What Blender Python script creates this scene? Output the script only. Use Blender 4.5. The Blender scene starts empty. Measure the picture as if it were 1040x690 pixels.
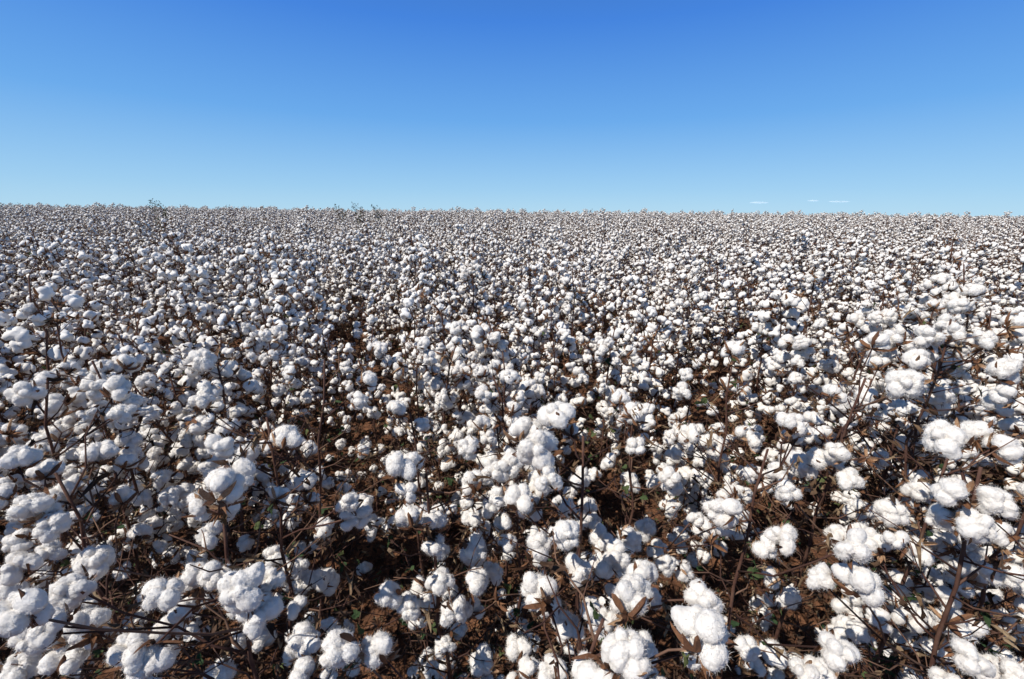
import bpy, bmesh, math, random
import numpy as np
from mathutils import Vector, Matrix, noise

scene = bpy.context.scene
scene.view_settings.view_transform = 'Standard'
scene.view_settings.look = 'None'
scene.view_settings.exposure = 0
COL = scene.collection

# ------------------------------------------------------------------ terrain
CREST = 31.0
def terr(x, y):
    t = min(max((y - 3.0) / (CREST - 3.0), 0.0), 1.0)
    z = 0.72 * t * t * (3 - 2 * t)
    if y > CREST:
        z -= min((y - CREST) ** 2 / 500.0, 9.0)
    return z

# ------------------------------------------------------------------ materials
def new_mat(name):
    m = bpy.data.materials.new(name)
    m.use_nodes = True
    nt = m.node_tree
    b = nt.nodes['Principled BSDF']
    return m, nt, b

def ramp(nt, stops):
    r = nt.nodes.new('ShaderNodeValToRGB')
    e = r.color_ramp.elements
    while len(e) < len(stops):
        e.new(0.5)
    for i, (p, c) in enumerate(stops):
        e[i].position = p
        e[i].color = (c[0], c[1], c[2], 1)
    return r

def mat_lint(name, near):
    m, nt, b = new_mat(name)
    tc = nt.nodes.new('ShaderNodeTexCoord')
    n = nt.nodes.new('ShaderNodeTexNoise')
    n.inputs['Scale'].default_value = 2.2
    n.inputs['Detail'].default_value = 4
    nt.links.new(tc.outputs['Object'], n.inputs['Vector'])
    r = ramp(nt, [(0.3, (0.74, 0.69, 0.62)), (0.6, (0.83, 0.785, 0.72))])
    nt.links.new(n.outputs['Fac'], r.inputs['Fac'])
    nt.links.new(r.outputs['Color'], b.inputs['Base Color'])
    b.inputs['Roughness'].default_value = 1.0
    b.inputs['Specular IOR Level'].default_value = 0.0
    if near:
        n2 = nt.nodes.new('ShaderNodeTexNoise'); n2.inputs['Scale'].default_value = 7; n2.inputs['Detail'].default_value = 8
        n2.inputs['Roughness'].default_value = .75; n2.inputs['Distortion'].default_value = 1.5
        nt.links.new(tc.outputs['Object'], n2.inputs['Vector'])
        bp = nt.nodes.new('ShaderNodeBump'); bp.inputs['Strength'].default_value = 0.6; bp.inputs['Distance'].default_value = 0.004
        nt.links.new(n2.outputs['Fac'], bp.inputs['Height']); nt.links.new(bp.outputs['Normal'], b.inputs['Normal'])
    return m

def mat_island(name, stops, rough=0.8, noise_scale=60):
    m, nt, b = new_mat(name)
    geo = nt.nodes.new('ShaderNodeNewGeometry')
    n = nt.nodes.new('ShaderNodeTexNoise')
    n.inputs['Scale'].default_value = noise_scale
    n.inputs['Detail'].default_value = 3
    tc = nt.nodes.new('ShaderNodeTexCoord')
    nt.links.new(tc.outputs['Object'], n.inputs['Vector'])
    mx = nt.nodes.new('ShaderNodeMath'); mx.operation = 'MULTIPLY_ADD'
    nt.links.new(n.outputs['Fac'], mx.inputs[0])
    mx.inputs[1].default_value = 0.6
    sub = nt.nodes.new('ShaderNodeMath'); sub.operation = 'MULTIPLY_ADD'
    nt.links.new(geo.outputs['Random Per Island'], sub.inputs[0])
    sub.inputs[1].default_value = 0.85
    sub.inputs[2].default_value = -0.22
    nt.links.new(sub.outputs[0], mx.inputs[2])
    r = ramp(nt, stops)
    nt.links.new(mx.outputs[0], r.inputs['Fac'])
    nt.links.new(r.outputs['Color'], b.inputs['Base Color'])
    b.inputs['Roughness'].default_value = rough
    b.inputs['Specular IOR Level'].default_value = 0.2
    return m

M_LINT = mat_lint('cotton_lint', False)
M_LINTN = mat_lint('cotton_lint_fluff', True)
M_BUR = mat_island('dry_bur', [(0.0, (0.05, 0.023, 0.014)), (0.4, (0.12, 0.055, 0.029)), (0.75, (0.22, 0.105, 0.05)), (1.0, (0.38, 0.25, 0.15))], noise_scale=12)
M_STEM = mat_island('stem_bark', [(0.0, (0.03, 0.016, 0.012)), (0.5, (0.075, 0.034, 0.024)), (1.0, (0.19, 0.11, 0.07))], noise_scale=40)
M_DRY = mat_island('dry_leaf', [(0.0, (0.03, 0.018, 0.012)), (0.4, (0.07, 0.038, 0.022)), (0.7, (0.13, 0.078, 0.042)), (1.0, (0.28, 0.20, 0.12))])
M_GREEN = mat_island('green_leaf', [(0.0, (0.015, 0.035, 0.013)), (0.5, (0.04, 0.065, 0.022)), (1.0, (0.10, 0.11, 0.04))])
MATS = [M_LINT, M_BUR, M_STEM, M_DRY, M_GREEN, M_LINTN]

def mat_soil():
    m, nt, b = new_mat('red_soil')
    tc = nt.nodes.new('ShaderNodeTexCoord')
    n = nt.nodes.new('ShaderNodeTexNoise'); n.inputs['Scale'].default_value = 9; n.inputs['Detail'].default_value = 10
    n.inputs['Roughness'].default_value = 0.7
    nt.links.new(tc.outputs['Object'], n.inputs['Vector'])
    r = ramp(nt, [(0.25, (0.045, 0.022, 0.014)), (0.5, (0.12, 0.056, 0.030)), (0.73, (0.30, 0.14, 0.07))])
    nt.links.new(n.outputs['Fac'], r.inputs['Fac'])
    nt.links.new(r.outputs['Color'], b.inputs['Base Color'])
    n2 = nt.nodes.new('ShaderNodeTexNoise'); n2.inputs['Scale'].default_value = 45; n2.inputs['Detail'].default_value = 6
    nt.links.new(tc.outputs['Object'], n2.inputs['Vector'])
    bp = nt.nodes.new('ShaderNodeBump'); bp.inputs['Strength'].default_value = 0.8; bp.inputs['Distance'].default_value = 0.02
    nt.links.new(n2.outputs['Fac'], bp.inputs['Height'])
    nt.links.new(bp.outputs['Normal'], b.inputs['Normal'])
    b.inputs['Roughness'].default_value = 0.95
    b.inputs['Specular IOR Level'].default_value = 0.1
    return m
M_SOIL = mat_soil()

# ------------------------------------------------------------------ mesh accumulator
class Acc:
    def __init__(s):
        s.v = []; s.f = []; s.m = []; s.s = []; s.n = 0
    def add(s, verts, faces, mat, smooth=False):
        verts = np.asarray(verts, dtype=float)
        s.v.append(verts)
        o = s.n
        s.f.extend([tuple(i + o for i in f) for f in faces])
        s.m.extend([mat] * len(faces)); s.s.extend([smooth] * len(faces))
        s.n += len(verts)
    def mesh(s, name, mats=None):
        me = bpy.data.meshes.new(name)
        V = np.concatenate(s.v) if s.v else np.zeros((0, 3))
        me.from_pydata(V.tolist(), [], s.f)
        if mats is None:
            used = sorted(set(s.m))
            for u in used: me.materials.append(MATS[u])
            mp = {u: i for i, u in enumerate(used)}
            mi = [mp[i] for i in s.m]
        else:
            for mm in mats: me.materials.append(mm)
            mi = s.m
        me.polygons.foreach_set('material_index', mi)
        me.polygons.foreach_set('use_smooth', s.s)
        me.update()
        return me

def xf(M, V):
    A = np.array(M)
    return V @ A[:3, :3].T + A[:3, 3]

def tube(acc, pts, rads, mat=2, n=5):
    pts = [Vector(p) for p in pts]
    V = []; F = []
    for i, p in enumerate(pts):
        a = pts[max(i - 1, 0)]; b = pts[min(i + 1, len(pts) - 1)]
        t = (b - a).normalized()
        ref = Vector((0, 1, 0)) if abs(t.y) < 0.8 else Vector((1, 0, 0))
        u = t.cross(ref).normalized(); w = t.cross(u)
        for k in range(n):
            an = 2 * math.pi * k / n
            V.append(tuple(p + (u * math.cos(an) + w * math.sin(an)) * rads[i]))
    for i in range(len(pts) - 1):
        for k in range(n):
            k2 = (k + 1) % n
            F.append((i * n + k, i * n + k2, (i + 1) * n + k2, (i + 1) * n + k))
    F.append(tuple(reversed(range(n))))
    F.append(tuple((len(pts) - 1) * n + k for k in range(n)))
    acc.add(V, F, mat, True)

_ico = {}
def ico(sub):
    if sub not in _ico:
        bm = bmesh.new()
        bmesh.ops.create_icosphere(bm, subdivisions=sub, radius=1)
        V = np.array([v.co[:] for v in bm.verts]); V /= np.linalg.norm(V, axis=1)[:, None]
        F = [tuple(v.index for v in f.verts) for f in bm.faces]
        bm.free()
        _ico[sub] = (V, F)
    return _ico[sub]

def lint_geo(seed, sub, hairs=0):
    R = random.Random(seed)
    D, F = ico(sub)
    n = R.choice([3, 4, 4, 5])
    L = []
    a0 = R.random() * 6.28
    for i in range(n):
        az = a0 + 2 * math.pi * i / n + R.uniform(-0.3, 0.3)
        q = R.uniform(0.75, 1.2)
        dz = R.uniform(-0.38, 0.3)
        L.append((math.cos(az) * 0.52 * q, math.sin(az) * 0.52 * q, dz, R.uniform(0.42, 0.51)))
        a = az + R.uniform(-0.3, 0.3)
        rr = R.uniform(0.5, 0.78) * q
        L.append((math.cos(a) * rr, math.sin(a) * rr, dz + R.uniform(-0.38, 0.3), R.uniform(0.28, 0.38)))
        a = az + R.uniform(-0.2, 0.2)
        L.append((math.cos(a) * 0.36, math.sin(a) * 0.36, R.uniform(0.2, 0.45), R.uniform(0.29, 0.39)))
    T = np.full((len(L), len(D)), 0.32)
    for i, (x, y, z, r) in enumerate(L):
        p = np.array((x, y, z)); b = D @ p
        disc = b * b - p @ p + r * r
        ok = disc > 0
        t = np.where(ok, b + np.sqrt(np.maximum(disc, 0)), 0.32)
        T[i] = np.maximum(t, 0.32)
    k = 30.0
    mx = T.max(axis=0)
    rad = mx + np.log(np.exp(k * (T - mx)).sum(axis=0)) / k - 0.03
    off = Vector((seed * 3.7, seed * 1.3, 0))
    if sub >= 3:
        nz = np.array([noise.noise(Vector(d) * 4 + off) * 0.055 + noise.noise(Vector(d) * 11 + off) * 0.035 for d in D])
        rad = rad + nz
    if sub >= 5:
        nz = np.array([noise.noise(Vector(d) * 26 + off) * 0.028 + noise.noise(Vector(d) * 55 + off) * 0.02 for d in D])
        rad = rad + nz
    V = D * rad[:, None]
    V[:, 2] *= R.uniform(0.85, 1.4)
    V[:, 0] *= R.uniform(0.8, 1.1)
    V[:, 2] += 0.5
    HV = []; HF = []
    for h in range(hairs):
        i = R.randrange(len(V))
        c = V[i]; d = D[i] * .5 + np.array([R.gauss(0, .8) for _ in range(3)]); d /= np.linalg.norm(d)
        s = np.cross(d, [R.gauss(0, 1) for _ in range(3)]); s /= (np.linalg.norm(s) + 1e-6)
        l = R.uniform(0.06, 0.22); w = 0.0055
        d2 = d + np.array([R.gauss(0, .9) for _ in range(3)])
        b0 = c - d * 0.02; m = c + d * l * 0.5; e = m + d2 * l * 0.4
        o = len(HV)
        HV += [b0 - s * w, b0 + s * w, m + s * w * .8, m - s * w * .8, e]
        HF += [(o, o + 1, o + 2, o + 3), (o + 3, o + 2, o + 4)]
    return V, F, HV, HF

def bur_geo(seed, simple=False):
    R = random.Random(seed + 77)
    V = []; F = []
    n = R.choice([4, 5])
    a0 = R.random() * 6.28
    prof = [(0.06, -0.1, 0.10), (0.36, -0.16, 0.26), (0.70, 0.0, 0.30), (1.02, 0.26, 0.20), (1.16, 0.46, 0.02)]
    for i in range(n):
        az = a0 + 2 * math.pi * i / n + R.uniform(-.25, .25)
        c, s = math.cos(az), math.sin(az)
        k = R.uniform(0.75, 1.15); lift = R.uniform(-0.4, 0.4)
        tw = R.uniform(-.5, .5)
        o = len(V)
        for (r, z, w) in prof:
            z2 = z + lift * r * r + R.uniform(-.04, .04)
            for q, dz in ((-0.5, 0.11), (0, -0.08), (0.5, 0.11)):
                qq = q * R.uniform(.8, 1.2)
                V.append((r * k * c - s * w * qq, r * k * s + c * w * qq, z2 + dz * w * 3 + tw * q * w * r * 2))
        for a in range(4):
            for b in range(2):
                F.append((o + a * 3 + b, o + a * 3 + b + 1, o + a * 3 + b + 4, o + a * 3 + b + 3))
    for i in range(3):
        az = R.random() * 6.28
        o = len(V); L = R.uniform(.5, 1.05); dr = R.uniform(-.8, .5)
        V.append((0, 0, -0.16))
        m = 9
        for j in range(m):
            f = (j / (m - 1) - .5)
            rr = L * (1 - abs(f) * 0.9) * (1.15 if j % 2 else .6) * R.uniform(.8, 1.1)
            a = az + f * 1.3
            V.append((math.cos(a) * rr, math.sin(a) * rr, -0.16 + dr * rr + R.uniform(-.22, .22)))
        for j in range(m - 1):
            F.append((o, o + 1 + j, o + 2 + j))
    return np.array(V), F

def leaf_geo(seed, n=12, curl=None):
    R = random.Random(seed + 555)
    V = [(0, 0, 0)]; F = []
    ph = R.random() * 6.28
    cu = R.uniform(1.0, 2.6) if curl is None else curl
    wr = 1.5 if curl is None else .4
    for ring in (0.35, 0.7, 1.0):
        for i in range(n):
            a = 2 * math.pi * i / n
            lob = 0.5 + 0.5 * abs(math.cos(1.5 * a))
            r = ring * lob * R.uniform(.65, 1.25)
            x = math.cos(a) * r * (.8 if curl is None else 1) + .3 * ring; y = math.sin(a) * r * (.7 if curl is None else .9)
            z = cu * (y * y) * 1.4 + (R.uniform(-.22, .22) * ring + .25 * math.sin(3 * a + ph) * ring) * wr - cu * .8 * x * x
            V.append((x, y, z))
    for i in range(n):
        j = (i + 1) % n
        F.append((0, 1 + i, 1 + j))
        for q in range(2):
            o = 1 + q * n
            F.append((o + i, o + n + i, o + n + j, o + j))
    return np.array(V), F

NV = 16
LINT_MID = [lint_geo(i, 3)[:2] for i in range(NV)]
LINT_LOW = [lint_geo(i, 2)[:2] for i in range(NV)]
BUR = [bur_geo(i) for i in range(NV)]
LEAF = [leaf_geo(i) for i in range(12)] + [leaf_geo(50 + i, curl=.4) for i in range(4)]   # 12.. = flatter living leaves

LINT_MESH = []; BUR_MESH = []
for i in range(NV):
    V, F, HV, HF = lint_geo(i, 5, 2600)
    a = Acc(); a.add(V, F, 5, True); a.add(HV, HF, 5, False)
    LINT_MESH.append(a.mesh('boll_lint_mesh'))
    a = Acc(); a.add(BUR[i][0], BUR[i][1], 1, False)
    BUR_MESH.append(a.mesh('bur_mesh'))

# ------------------------------------------------------------------ plant spec
def rvec(R):
    return Vector((R.gauss(0, 1), R.gauss(0, 1), R.gauss(0, 1))).normalized()

def align(axis, spin, loc, s):
    q = Vector((0, 0, 1)).rotation_difference(axis)
    return Matrix.Translation(loc) @ q.to_matrix().to_4x4() @ Matrix.Rotation(spin, 4, 'Z') @ Matrix.Diagonal((s, s, s, 1))

def add_leaf(spec, R, p, s, green):
    ax = (rvec(R) + Vector((0, 0, .3))).normalized()
    v = R.randrange(12)
    if green and R.random() < .6:
        v = R.randrange(12, 16); s *= 1.25; ax = (ax + Vector((0, 0, 1))).normalized()
    spec['leaves'].append((align(ax, R.random() * 6.28, p + rvec(R) * .012, s), v, 4 if green else 3))

def add_boll(spec, R, p, d, s=None, lint=True):
    ax = (d * 0.7 + Vector((0, 0, 0.15)) + rvec(R) * 0.8).normalized()
    s = s or R.choice([R.uniform(0.022, 0.032), R.uniform(.03, .042), R.uniform(.03, .042)])
    spec['bolls'].append((align(ax, R.random() * 6.28, p, s), R.randrange(NV), lint))

def branch(spec, R, p0, az, L, up, rad, pboll, leafp=.3):
    d = Vector((math.cos(az) * math.cos(up), math.sin(az) * math.cos(up), math.sin(up)))
    side = Vector((-math.sin(az), math.cos(az), 0))
    nseg = max(2, int(L / .055))
    pts = [p0.copy()]
    p = p0.copy()
    for i in range(nseg):
        sgn = 1 if i % 2 else -1
        p = p + (d + side * sgn * .32 + rvec(R) * .15 + Vector((0, 0, .04 * i))) * (L / nseg)
        pts.append(p.copy())
        if i < nseg - 1:
            if R.random() < pboll * .62:
                sd = (side * sgn + d * .4 + rvec(R) * .5).normalized()
                e = p + sd * R.uniform(.012, .04)
                spec['tubes'].append(([p, (p + e) / 2 + Vector((0, 0, .003)), e], [.0018, .0015, .0015]))
                add_boll(spec, R, e, sd, lint=R.random() > .08)
            if R.random() < .55:      # bare dry side twig
                sd = (side * sgn + d * .8 + rvec(R) * .6).normalized()
                e = p + sd * R.uniform(.04, .14)
                spec['tubes'].append(([p, (p + e) / 2 + rvec(R) * .009, e], [.0015, .0012, .0008]))
                if R.random() < .45: add_leaf(spec, R, e, R.uniform(.008, .016), False)
            if R.random() < leafp:
                add_leaf(spec, R, p + rvec(R) * .02, R.uniform(.008, .018), R.random() < .17)
    spec['tubes'].append((pts, [rad * (1 - .6 * i / nseg) for i in range(nseg + 1)]))
    if R.random() < pboll:
        add_boll(spec, R, p, d, lint=R.random() > .1)
        if R.random() < .4:
            q = p + (rvec(R) - Vector((0, 0, .7))).normalized() * .055
            spec['tubes'].append(([pts[-2], (pts[-2] + q) / 2, q], [.0018, .0015, .0012]))
            add_boll(spec, R, q, (q - pts[-2]).normalized())
    elif R.random() < leafp:
        add_leaf(spec, R, p, R.uniform(.010, .02), False)

def gen_plant(seed, H=None, dens=1.0, leafy=1.0, HT=None):
    R = random.Random(seed)
    H = H or R.uniform(.86, 1.12)
    spec = dict(tubes=[], bolls=[], leaves=[])
    N = 10
    lean = Vector((R.gauss(0, .05), R.gauss(0, .05), 0))
    sp = []
    HT = HT or H * (R.uniform(1.02, 1.12) if R.random() < .5 else 1.0)     # bare leader above the last bolls
    for i in range(N + 1):
        t = i / N
        sp.append(Vector((R.gauss(0, .008), R.gauss(0, .008), 0)) * (1 if i else 0) + lean * t * t * 1.5 + Vector((0, 0, HT * t - (.03 if i == 0 else 0))))
    spec['tubes'].append((sp, [.0072 * (1 - .74 * i / N) + .0011 for i in range(N + 1)]))
    def at(z):
        t = min(max(z / HT, 0), 1) * N; i = min(int(t), N - 1); return sp[i].lerp(sp[i + 1], t - i)
    az = R.random() * 6.28
    z = .05
    while z < H * .985:
        t = z / H
        az += math.pi + R.gauss(0, .7)
        if t < .3: L = R.uniform(.18, .42); pb = .22
        elif t < .6: L = R.uniform(.12, .34); pb = .75
        elif t < .85: L = R.uniform(.06, .23); pb = .97
        else: L = R.uniform(.04, .12); pb = .9
        branch(spec, R, at(z), az, L, R.uniform(.35, 1.1), .0032 * (1.2 - .6 * t), pb * dens, (.9 if t < .55 else .35) * leafy)
        z += R.uniform(.020, .040) if t < .35 else R.uniform(.028, .050)
    for i in range(int(34 * leafy)):
        zz = R.uniform(.03, .5) * H
        q = at(zz) + Vector((R.gauss(0, .14), R.gauss(0, .14), 0))
        add_leaf(spec, R, q, R.uniform(.010, .024), R.random() < .2)
    if R.random() < .8:
        add_boll(spec, R, sp[-1], Vector((0, 0, 1)), s=.028, lint=R.random() > .5)
    if HT > H:
        for _ in range(3 if HT < H * 1.15 else 9):
            p = at(R.uniform(H * .95, HT)); e = p + (rvec(R) + Vector((0, 0, 1.2))).normalized() * R.uniform(.03, .09)
            spec['tubes'].append(([p, e], [.0018, .001]))
            if R.random() < .5: add_leaf(spec, R, e, .013, False)
            elif HT > H * 1.15: add_boll(spec, R, e, Vector((0, 0, 1)), s=R.uniform(.022, .032), lint=R.random() > .55)
    return spec

def spec_tubes(spec, acc, n=5):
    for pts, rd in spec['tubes']: tube(acc, pts, rd, 2, n)
def spec_leaves(spec, acc):
    for M, v, mt in spec['leaves']: acc.add(xf(M, LEAF[v][0]), LEAF[v][1], mt, False)
def joined(spec, name, lod):
    a = Acc(); spec_tubes(spec, a, 4 if lod == 0 else 3); spec_leaves(spec, a)
    LG = LINT_MID if lod == 0 else LINT_LOW
    for M, v, l in spec['bolls']:
        a.add(xf(M, BUR[v][0]), BUR[v][1], 1, False)
        if l: a.add(xf(M, LG[v][0]), LG[v][1], 0, True)
    return a

GROUP = "cotton plants growing in field rows"
def link(ob, parent=None):
    COL.objects.link(ob)
    if parent: ob.parent = parent
    return ob

def build_parts_plant(spec, stem_me, fol_me, M, label):
    root = bpy.data.objects.new('cotton_plant', None)
    root.empty_display_size = .1
    link(root); root.matrix_world = M
    root['label'] = label; root['category'] = 'cotton plant'; root['group'] = GROUP
    link(bpy.data.objects.new('stem', stem_me), root)
    if fol_me: link(bpy.data.objects.new('foliage', fol_me), root)
    for Mb, v, l in spec['bolls']:
        if l:
            b = link(bpy.data.objects.new('cotton_boll', LINT_MESH[v]), root)
            b.matrix_basis = Mb
            link(bpy.data.objects.new('bur', BUR_MESH[v]), b)
        else:
            b = link(bpy.data.objects.new('empty_bur', BUR_MESH[v]), root)
            b.matrix_basis = Mb
    return root

# ------------------------------------------------------------------ camera
CAMZ = 1.7
F_PX = 450.0
PITCH = math.atan(127 / F_PX)
CM = Matrix.Translation((0, 0, CAMZ)) @ Matrix.Rotation(math.pi / 2 - PITCH, 4, 'X') @ Matrix.Rotation(math.radians(0.6), 4, 'Z')
cd = bpy.data.cameras.new('camera'); cam = bpy.data.objects.new('camera', cd); COL.objects.link(cam)
cam.matrix_world = CM
cd.sensor_width = 36; cd.lens = 36 * F_PX / 1040
cd.clip_start = .02; cd.clip_end = 20000
scene.camera = cam

# ------------------------------------------------------------------ nearest plants: boll survey
SURV = [(20,620,60),(70,600,50),(95,570,42),(85,635,45),(165,605,55),(200,590,42),(245,600,55),(215,545,36),(130,660,45),(155,672,38),
(228,495,48),(240,478,34),(290,445,36),(275,448,28),(310,490,32),(322,482,24),(345,660,52),(312,655,38),(355,510,36),(370,512,26),(280,565,30),(30,515,44),(60,505,36),
(20,465,40),(45,458,30),(100,460,34),(125,505,34),(95,395,30),(120,395,32),(150,420,26),(165,485,26),(205,408,28),(228,440,25),(10,600,36),(50,560,34),
(405,475,40),(395,605,36),(410,612,26),(375,385,28),(402,415,28),(440,530,36),(425,523,27),(480,525,30),(480,490,32),(475,455,30),(490,430,25),
(520,470,34),(545,455,42),(565,422,38),(535,440,36),(527,505,38),(550,490,34),(575,515,30),(590,485,28),(548,555,42),(545,600,46),(585,580,42),(610,575,38),
(600,620,42),(645,600,50),(500,580,32),(485,590,35),(460,620,36),(465,640,30),(525,660,36),(560,680,46),(490,672,32),(435,683,28),
(715,612,50),(715,645,62),(655,660,44),(680,485,30),(665,490,25),(630,405,26),(640,490,25),(620,470,25),(660,430,25),(740,500,28),
(735,530,34),(720,545,24),(790,480,32),(800,500,36),(810,468,30),(795,545,40),(850,460,34),(835,440,28),(805,430,34),(865,555,50),
(875,592,50),(885,550,38),(850,662,52),(872,643,36),(925,625,36),(945,628,28),(985,668,52),(975,650,34),(965,560,34),(985,550,26),
(1010,510,46),(965,500,46),(935,500,34),(905,520,36),(960,445,42),(990,440,36),(1020,455,38),(920,390,38),(890,350,28),(945,342,36),(970,338,32),
(1000,345,40),(960,330,28),(1030,330,32),(930,365,30),(905,345,28),(745,355,25),(1015,410,32),(1020,375,34),(880,405,26),(855,410,24),(430,350,20),(330,535,26),(700,440,26),(755,440,24),(1035,650,30),(20,680,44),(225,683,36),(770,665,30)]
R0 = random.Random(4)
hero_bolls = []
for (x, y, w) in SURV:
    dep = F_PX * 0.088 / w
    for it in range(40):
        P = CM @ (Vector(((x - 520) / F_PX, -(y - 345) / F_PX, -1)) * dep)
        if P.z > (1.34 if x > 880 else 1.24): dep *= 1.03
        elif P.z < .15: dep *= .97
        else: break
    hero_bolls.append((P, dep, 1.22 if (505 < x < 575 and 415 < y < 515) else (1.12 if x > 880 and y < 480 else 1.0)))
rows0 = .1; RS = .78
bases = []
for k in range(-3, 4):
    yy = .62 + (k % 2) * .1
    while yy < 2.1:
        bases.append([Vector((rows0 + RS * k + R0.gauss(0, .1), yy, 0)), []])
        yy += R0.uniform(.22, .32)
for P, dep, w in hero_bolls:
    best = min(bases, key=lambda b: (b[0].xy - P.xy).length + (.03 * len(b[1])))
    if (best[0].xy - P.xy).length > .36:
        nb = [Vector((P.x + R0.uniform(-.1, .1), P.y + R0.uniform(.02, .15), 0)), []]
        bases.append(nb); best = nb
    best[1].append((P, w))
hero_n = 0
HERO_BASES = []
for bi, (B, bl) in enumerate(bases):
    if not bl: continue
    R = random.Random(100 + bi)
    HERO_BASES.append(B)
    spec = dict(tubes=[], bolls=[], leaves=[])
    top = max(bl, key=lambda t: t[0].z)
    tp = top[0]
    H = max(tp.z - .03, .45) + (R.uniform(.03, .10) if R.random() < .5 and B.y > .9 else 0)
    N = 9
    tx = (tp.x - B.x) * .5; ty = (tp.y - B.y) * .5
    sp = []
    for i in range(N + 1):
        t = i / N
        sp.append(Vector((tx * t ** 1.4 + (R.gauss(0, .007) if i else 0), ty * t ** 1.4 + (R.gauss(0, .007) if i else 0), H * t - (.03 if i == 0 else 0))))
    spec['tubes'].append((sp, [.0066 * (1 - .7 * i / N) + .001 for i in range(N + 1)]))
    def at(z):
        t = min(max(z / H, 0), 1) * N; i = min(int(t), N - 1); return sp[i].lerp(sp[i + 1], t - i)
    for P, w in bl:
        p = P - B
        s = .0365 * R.uniform(.88, 1.1) * w
        hd = (p.xy - at(p.z - .1).xy).length
        a = at(max(p.z - .05 - hd * R.uniform(.5, .9), .05))
        dirn = (p - a).normalized()
        ax = (dirn * .6 + Vector((0, 0, .2)) + rvec(R) * .6).normalized()
        o = p - ax * s * .5
        m = a.lerp(o, .5) + Vector((0, 0, -.02 * hd / .2)) + rvec(R) * .012
        side = Vector((-dirn.y, dirn.x, 0)) * .012
        pts = [a, a.lerp(m, .5) + side, m - side, m.lerp(o, .55) + side, o]
        spec['tubes'].append((pts, [.0030, .0026, .0022, .002, .0018]))
        spec['bolls'].append((align(ax, R.random() * 6.28, o, s), R.randrange(NV), True))
        for c in range(R.choice([0, 1, 1, 2, 2])):      # companion bolls stacked lower on the same branch
            q = p + (rvec(R) * .8 + Vector((0, .2, -.9))).normalized() * R.uniform(.055, .095)
            ax2 = ((q - m).normalized() + rvec(R) * .4).normalized()
            s2 = R.uniform(.025, .035)
            o2 = q - ax2 * s2 * .5
            spec['tubes'].append(([pts[2], pts[2].lerp(o2, .6), o2], [.0022, .0018, .0016]))
            spec['bolls'].append((align(ax2, R.random() * 6.28, o2, s2), R.randrange(NV), R.random() > .12))
        for _ in range(3):
            if R.random() < .45:
                add_leaf(spec, R, pts[R.choice([1, 2, 3])] + rvec(R) * .02, R.uniform(.008, .015), R.random() < .25)
    z = .04
    az = R.random() * 6
    while z < H * .95:
        az += 2.4 + R.gauss(0, .4)
        t = z / H
        branch(spec, R, at(z), az, R.uniform(.12, .36) if t < .6 else R.uniform(.06, .2), R.uniform(.2, .9), .0026, .17 if t < .6 else .18, .7)
        z += R.uniform(.025, .045)
    for i in range(34):
        zz = R.uniform(.03, .55) * H
        add_leaf(spec, R, at(zz) + Vector((R.gauss(0, .13), R.gauss(0, .13), 0)), R.uniform(.009, .02), R.random() < .28)
    a = Acc(); spec_tubes(spec, a, 6); sm = a.mesh('stem_mesh')
    a = Acc(); spec_leaves(spec, a); fm = a.mesh('foliage_mesh')
    build_parts_plant(spec, sm, fm, Matrix.Translation(B), "tall leafless cotton plant heavy with open white bolls on red soil")
    hero_n += 1

# tall plants whose tops rise above the canopy
TALL = []
for (px, py, d, fr, sd) in [(825, 283, 2.0, .83, 1), (980, 243, 2.6, .85, 2), (268, 288, 2.3, .83, 3), (478, 243, 3.6, .85, 4), (62, 330, 1.75, .85, 5),
                        (585, 262, 3.2, .85, 6), (935, 262, 3.4, .9, 7), (700, 268, 3.3, .85, 8), (1010, 300, 1.75, .97, 9), (940, 312, 1.7, .97, 10), (880, 300, 2.1, .95, 11), (1030, 270, 2.3, .96, 12)]:
    P = CM @ (Vector(((px - 520) / F_PX, -(py - 345) / F_PX, -1)) * d)
    sp = gen_plant(7000 + sd, H=P.z * fr, HT=P.z)
    a = Acc(); spec_tubes(sp, a, 6); sm = a.mesh('stem_mesh')
    a = Acc(); spec_leaves(sp, a); fm = a.mesh('foliage_mesh')
    build_parts_plant(sp, sm, fm, Matrix.Translation((P.x, P.y, terr(P.x, P.y))), "tall thin cotton plant with bare leader above its bolls")
    TALL.append(Vector((P.x, P.y, 0))); hero_n += 1
HERO_BASES += TALL

# ------------------------------------------------------------------ rest of the field
RF = random.Random(11)
field = []
kmax = 70
for k in range(-kmax, kmax + 1):
    X = rows0 + RS * k
    y = .75 + RF.uniform(0, .2)
    ymin = max(.75, (abs(X) - 3.0) / 1.28)
    y = max(y, ymin)
    while y < 38:
        x = X + RF.gauss(0, .21)
        r = math.hypot(x, y)
        inview = abs(x) < y * 1.2 + .35
        skip = (r < 1.55 and inview) or any((b.xy - Vector((x, y))).length < .15 for b in HERO_BASES if r < 5)
        gap = noise.noise(Vector((x * 1.2, y * 1.2, 7.3)))
        pskip = .05 + max(0, gap) * .65
        if r > 10: pskip *= .5
        if not skip and RF.random() > pskip:
            field.append((x, y, inview, r))
        y += RF.uniform(.135, .24)
field.sort(key=lambda t: (not t[2], t[3]))
n_ind = 298 - hero_n
ind = field[:n_ind]; rest = field[n_ind:]
print('field', len(field), 'hero', hero_n, 'ind', len(ind), 'maxr', ind[-1][3])

types = [gen_plant(900 + i) for i in range(12)]
T_STEM = []; T_FOL = []; T_JOIN = []
for s in types:
    a = Acc(); spec_tubes(s, a, 6); T_STEM.append(a.mesh('stem_mesh'))
    a = Acc(); spec_leaves(s, a); T_FOL.append(a.mesh('foliage_mesh'))
    T_JOIN.append(joined(s, 'm', 0).mesh('cotton_plant_mesh'))
print('bolls per type', [len(s['bolls']) for s in types])

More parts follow.
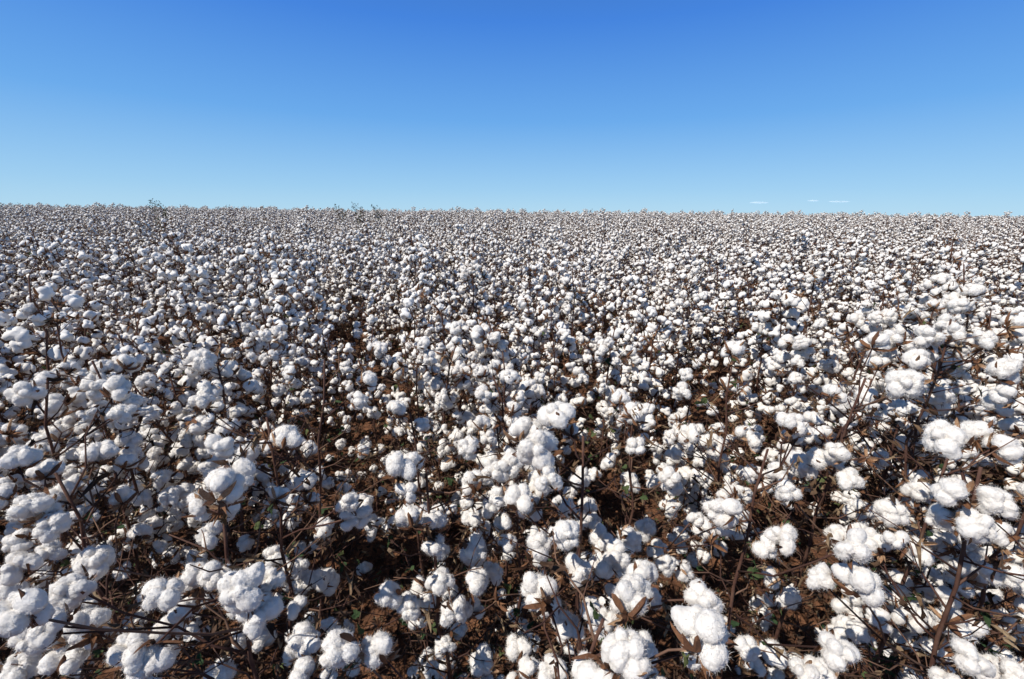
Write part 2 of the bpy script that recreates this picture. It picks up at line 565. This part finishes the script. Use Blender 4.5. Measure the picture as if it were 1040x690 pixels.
def pm(x, y, r):
    lump = .035 * noise.noise(Vector((x * .25, y * .12, 2.2))) * 2
    s = min(max(RF.gauss(1.0 + lump, .09), .8), 1.24)
    if RF.random() < .03 and r > 2.2: s = RF.uniform(1.18, 1.3)
    return x, y, terr(x, y), RF.random() * 6.283, s
for i, (x, y, v, r) in enumerate(ind):
    x, y, z, a, s = pm(x, y, r)
    M = Matrix.Translation((x, y, z)) @ Matrix.Rotation(a, 4, 'Z') @ Matrix.Diagonal((s, s, s, 1))
    t = RF.randrange(len(types))
    if r < 2.4:
        build_parts_plant(types[t], T_STEM[t], T_FOL[t], M, "brown branching cotton plant with many open white bolls")
    else:
        ob = bpy.data.objects.new('cotton_plant', T_JOIN[t]); link(ob); ob.matrix_world = M
        ob['label'] = "cotton plant with white open bolls in a dense row"
        ob['category'] = 'cotton plant'; ob['group'] = GROUP

# one object for all the remaining plants (geometry nodes on its own points + prototype meshes)
NM = 7; NL = 6
acc = Acc(); pid = []
for i in range(NM):
    a = joined(types[i], 'm', 0); n0 = acc.n
    acc.add(np.concatenate(a.v), a.f, 0); acc.m[-len(a.f):] = a.m; acc.s[-len(a.f):] = a.s
    pid += [i] * (acc.n - n0)
for i in range(NL):
    a = joined(gen_plant(300 + i, leafy=.3), 'm', 1); n0 = acc.n
    acc.add(np.concatenate(a.v), a.f, 0); acc.m[-len(a.f):] = a.m; acc.s[-len(a.f):] = a.s
    pid += [NM + i] * (acc.n - n0)
P = []; ang = [0.0] * acc.n; scl = [1.0] * acc.n
for (x, y, v, r) in rest:
    x, y, z, a, s = pm(x, y, r)
    P.append((x, y, z)); ang.append(a); scl.append(s)
    pid.append(100 + (RF.randrange(NM) if r < 10 else NM + RF.randrange(NL)))
acc.add(P, [], 0)
me = acc.mesh('cotton_field_mesh', MATS)
def attr(name, typ, data):
    at_ = me.attributes.new(name, typ, 'POINT'); at_.data.foreach_set('value', data)
attr('pid', 'INT', pid); attr('ang', 'FLOAT', ang); attr('scl', 'FLOAT', scl)
fo = bpy.data.objects.new('cotton_field', me); link(fo)
fo['kind'] = 'stuff'; fo['label'] = "dense mass of white cotton plants covering the gentle rise"; fo['category'] = 'cotton field'
ng = bpy.data.node_groups.new('field_nodes', 'GeometryNodeTree')
ng.interface.new_socket('Geometry', in_out='INPUT', socket_type='NodeSocketGeometry')
ng.interface.new_socket('Geometry', in_out='OUTPUT', socket_type='NodeSocketGeometry')
gi = ng.nodes.new('NodeGroupInput'); go = ng.nodes.new('NodeGroupOutput')
def named(n, t):
    a = ng.nodes.new('GeometryNodeInputNamedAttribute'); a.data_type = t; a.inputs['Name'].default_value = n
    return a
na = named('pid', 'INT'); nang = named('ang', 'FLOAT'); nscl = named('scl', 'FLOAT')
cx = ng.nodes.new('ShaderNodeCombineXYZ'); ng.links.new(nang.outputs['Attribute'], cx.inputs['Z'])
join = ng.nodes.new('GeometryNodeJoinGeometry')
def sel(val):
    c = ng.nodes.new('FunctionNodeCompare'); c.data_type = 'INT'; c.operation = 'EQUAL'
    ii = [s for s in c.inputs if s.type == 'INT']
    ng.links.new(na.outputs['Attribute'], ii[0]); ii[1].default_value = val
    sg = ng.nodes.new('GeometryNodeSeparateGeometry'); sg.domain = 'POINT'
    ng.links.new(gi.outputs[0], sg.inputs['Geometry']); ng.links.new(c.outputs['Result'], sg.inputs['Selection'])
    return sg.outputs['Selection']
for i in range(NM + NL):
    iop = ng.nodes.new('GeometryNodeInstanceOnPoints')
    ng.links.new(sel(100 + i), iop.inputs['Points']); ng.links.new(sel(i), iop.inputs['Instance'])
    ng.links.new(cx.outputs[0], iop.inputs['Rotation'])
    ng.links.new(nscl.outputs['Attribute'], iop.inputs['Scale'])
    ng.links.new(iop.outputs[0], join.inputs[0])
ng.links.new(join.outputs[0], go.inputs[0])
md = fo.modifiers.new('field', 'NODES'); md.node_group = ng

# ------------------------------------------------------------------ ground
NG = 321
u = np.linspace(-1, 1, NG); g = np.sinh(u * 9) / math.sinh(9) * 2500
V = []
for yy in g + 1.5:
    for xx in g:
        z = terr(xx, yy)
        if abs(xx) < 9 and -3 < yy < 11:
            z += noise.noise(Vector((xx * 5, yy * 5, 0))) * .018 + noise.noise(Vector((xx * 16, yy * 16, 3))) * .014
        V.append((xx, yy, z))
F = [(j * NG + i, j * NG + i + 1, (j + 1) * NG + i + 1, (j + 1) * NG + i) for j in range(NG - 1) for i in range(NG - 1)]
me = bpy.data.meshes.new('ground'); me.from_pydata(V, [], F); me.materials.append(M_SOIL)
me.polygons.foreach_set('use_smooth', [True] * len(F)); me.update()
gr = bpy.data.objects.new('ground', me); link(gr); gr['kind'] = 'structure'; gr['label'] = "reddish brown soil rising gently to a crest"
gr['category'] = 'ground'

# litter
a = Acc(); R = random.Random(5)
for i in range(24000):
    y = .1 + 4.2 * R.random() ** 1.3; x = R.uniform(-1, 1) * (y * 1.25 + .8)
    t = R.random()
    base = Vector((x, y, terr(x, y) + .010 + R.random() * .03))
    if t < .6:
        v = R.randrange(12)
        ax = (Vector((0, 0, 1)) + rvec(R) * .9).normalized()
        a.add(xf(align(ax, R.random() * 6.28, base, R.uniform(.006, .021)), LEAF[v][0]), LEAF[v][1], 3 if R.random() > .04 else 4)
    elif t < .975:
        d = rvec(R); d.z = abs(d.z) * .6; L = R.uniform(.04, .24)
        tube(a, [base, base + d * L * .5 + Vector((0, 0, .008)) + rvec(R) * .006, base + d * L], [.0012, .0015, .001], 2, 3)
    else:
        v = R.randrange(NV)
        a.add(xf(align(rvec(R), 0, base, R.uniform(.005, .02)), LINT_LOW[v][0]), LINT_LOW[v][1], 0, True)
lo = bpy.data.objects.new('leaf_litter', a.mesh('leaf_litter')); link(lo)
lo['kind'] = 'stuff'; lo['label'] = "dry brown leaves, twigs and lint scraps on the soil"; lo['category'] = 'leaf litter'

# weeds standing out of the crop
def weed(x, y, H, seed):
    R = random.Random(seed)
    ac = Acc(); fo_ = Acc()
    for j in range(4):
        sp = [Vector((R.gauss(0, .02) + (j - 1.5) * .09 * i / 8, R.gauss(0, .02) + .04 * j * i / 8, H * i / 8 * (1 - .05 * j))) for i in range(9)]
        tube(ac, sp, [.007 * (1 - .8 * i / 8) + .001 for i in range(9)], 2)
        for i in range(30):
            t = R.uniform(.5, 1) * 8; k = min(int(t), 7); p = sp[k].lerp(sp[k + 1], t - k)
            e = p + Vector((R.gauss(0, 1), R.gauss(0, 1), .8)).normalized() * R.uniform(.04, .14)
            tube(ac, [p, e], [.002, .001], 2, 4)
            M = align(rvec(R), R.random() * 6, e, R.uniform(.018, .034)); v = R.randrange(10)
            fo_.add(xf(M, LEAF[v][0]), LEAF[v][1], R.choice([3, 4, 4]))
    root = bpy.data.objects.new('weed', None); link(root); root.location = (x, y, terr(x, y))
    root['label'] = "thin brown-green weed standing just above the cotton"; root['category'] = 'weed'; root['group'] = "weeds above the crop"
    link(bpy.data.objects.new('stem', ac.mesh('weed_stem')), root); link(bpy.data.objects.new('foliage', fo_.mesh('weed_foliage')), root)
for (px, dist, H, sd) in [(160, 13, 1.86, 1), (345, 17, 1.76, 2), (363, 15, 1.86, 3), (382, 18, 1.80, 4)]:
    xx = (px - 520) / F_PX * dist
    weed(xx * .965, dist, H - terr(xx, dist) + .17, sd)

# clouds
mc, nt, b = new_mat('cloud_white_glow'); b.inputs['Base Color'].default_value = (.8, .82, .85, 1); b.inputs['Roughness'].default_value = 1
b.inputs['Emission Color'].default_value = (.8, .9, 1, 1); b.inputs['Emission Strength'].default_value = .3  # faint emission stands in for sunlight scattered inside the cloud
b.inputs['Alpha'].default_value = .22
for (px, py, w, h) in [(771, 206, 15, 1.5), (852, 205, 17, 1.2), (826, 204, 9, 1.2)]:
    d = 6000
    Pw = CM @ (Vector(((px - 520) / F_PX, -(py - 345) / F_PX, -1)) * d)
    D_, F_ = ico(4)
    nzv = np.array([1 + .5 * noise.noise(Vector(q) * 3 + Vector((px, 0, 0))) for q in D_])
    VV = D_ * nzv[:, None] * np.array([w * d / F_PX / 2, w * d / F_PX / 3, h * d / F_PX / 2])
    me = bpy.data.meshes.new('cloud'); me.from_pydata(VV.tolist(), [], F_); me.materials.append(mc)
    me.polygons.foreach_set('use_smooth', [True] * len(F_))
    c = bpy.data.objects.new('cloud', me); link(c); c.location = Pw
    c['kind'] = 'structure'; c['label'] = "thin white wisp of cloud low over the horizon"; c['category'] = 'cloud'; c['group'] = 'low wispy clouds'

# ------------------------------------------------------------------ light
EL = math.radians(50); sd = Vector((-.7, -.45, 0)).normalized()
sdir = Vector((sd.x * math.cos(EL), sd.y * math.cos(EL), math.sin(EL)))
sl = bpy.data.lights.new('sun', 'SUN'); sl.energy = 5.0; sl.angle = math.radians(.5); sl.color = (1, .965, .915)
so = bpy.data.objects.new('sun', sl); link(so); so.rotation_euler = sdir.to_track_quat('Z', 'Y').to_euler(); so.location = (0, 0, 20)
w = bpy.data.worlds.new('World'); scene.world = w; w.use_nodes = True
nt = w.node_tree; bg = nt.nodes['Background']
sky = nt.nodes.new('ShaderNodeTexSky'); sky.sky_type = 'NISHITA'; sky.sun_disc = False
sky.sun_elevation = EL; sky.sun_rotation = math.atan2(sd.x, sd.y)
sky.air_density = 1.0; sky.dust_density = .2; sky.ozone_density = 2.0
ST = .11
tc = nt.nodes.new('ShaderNodeTexCoord'); sx = nt.nodes.new('ShaderNodeSeparateXYZ')
nt.links.new(tc.outputs['Generated'], sx.inputs[0])
k = 1 / ST
r = ramp(nt, [(0.0, (.42, .70, .91)), (.05, (.32, .61, .90)), (.18, (.135, .405, .86)), (.34, (.05, .23, .76)), (.55, (.04, .12, .34)), (1.0, (.06, .09, .17))])
nt.links.new(sx.outputs['Z'], r.inputs['Fac'])
ml = nt.nodes.new('ShaderNodeVectorMath'); ml.operation = 'SCALE'; ml.inputs['Scale'].default_value = k
nt.links.new(r.outputs['Color'], ml.inputs[0])
mix = nt.nodes.new('ShaderNodeMix'); mix.data_type = 'RGBA'; mix.inputs['Factor'].default_value = .9
nt.links.new(sky.outputs[0], mix.inputs['A']); nt.links.new(ml.outputs[0], mix.inputs['B'])
nt.links.new(mix.outputs['Result'], bg.inputs['Color']); bg.inputs['Strength'].default_value = ST
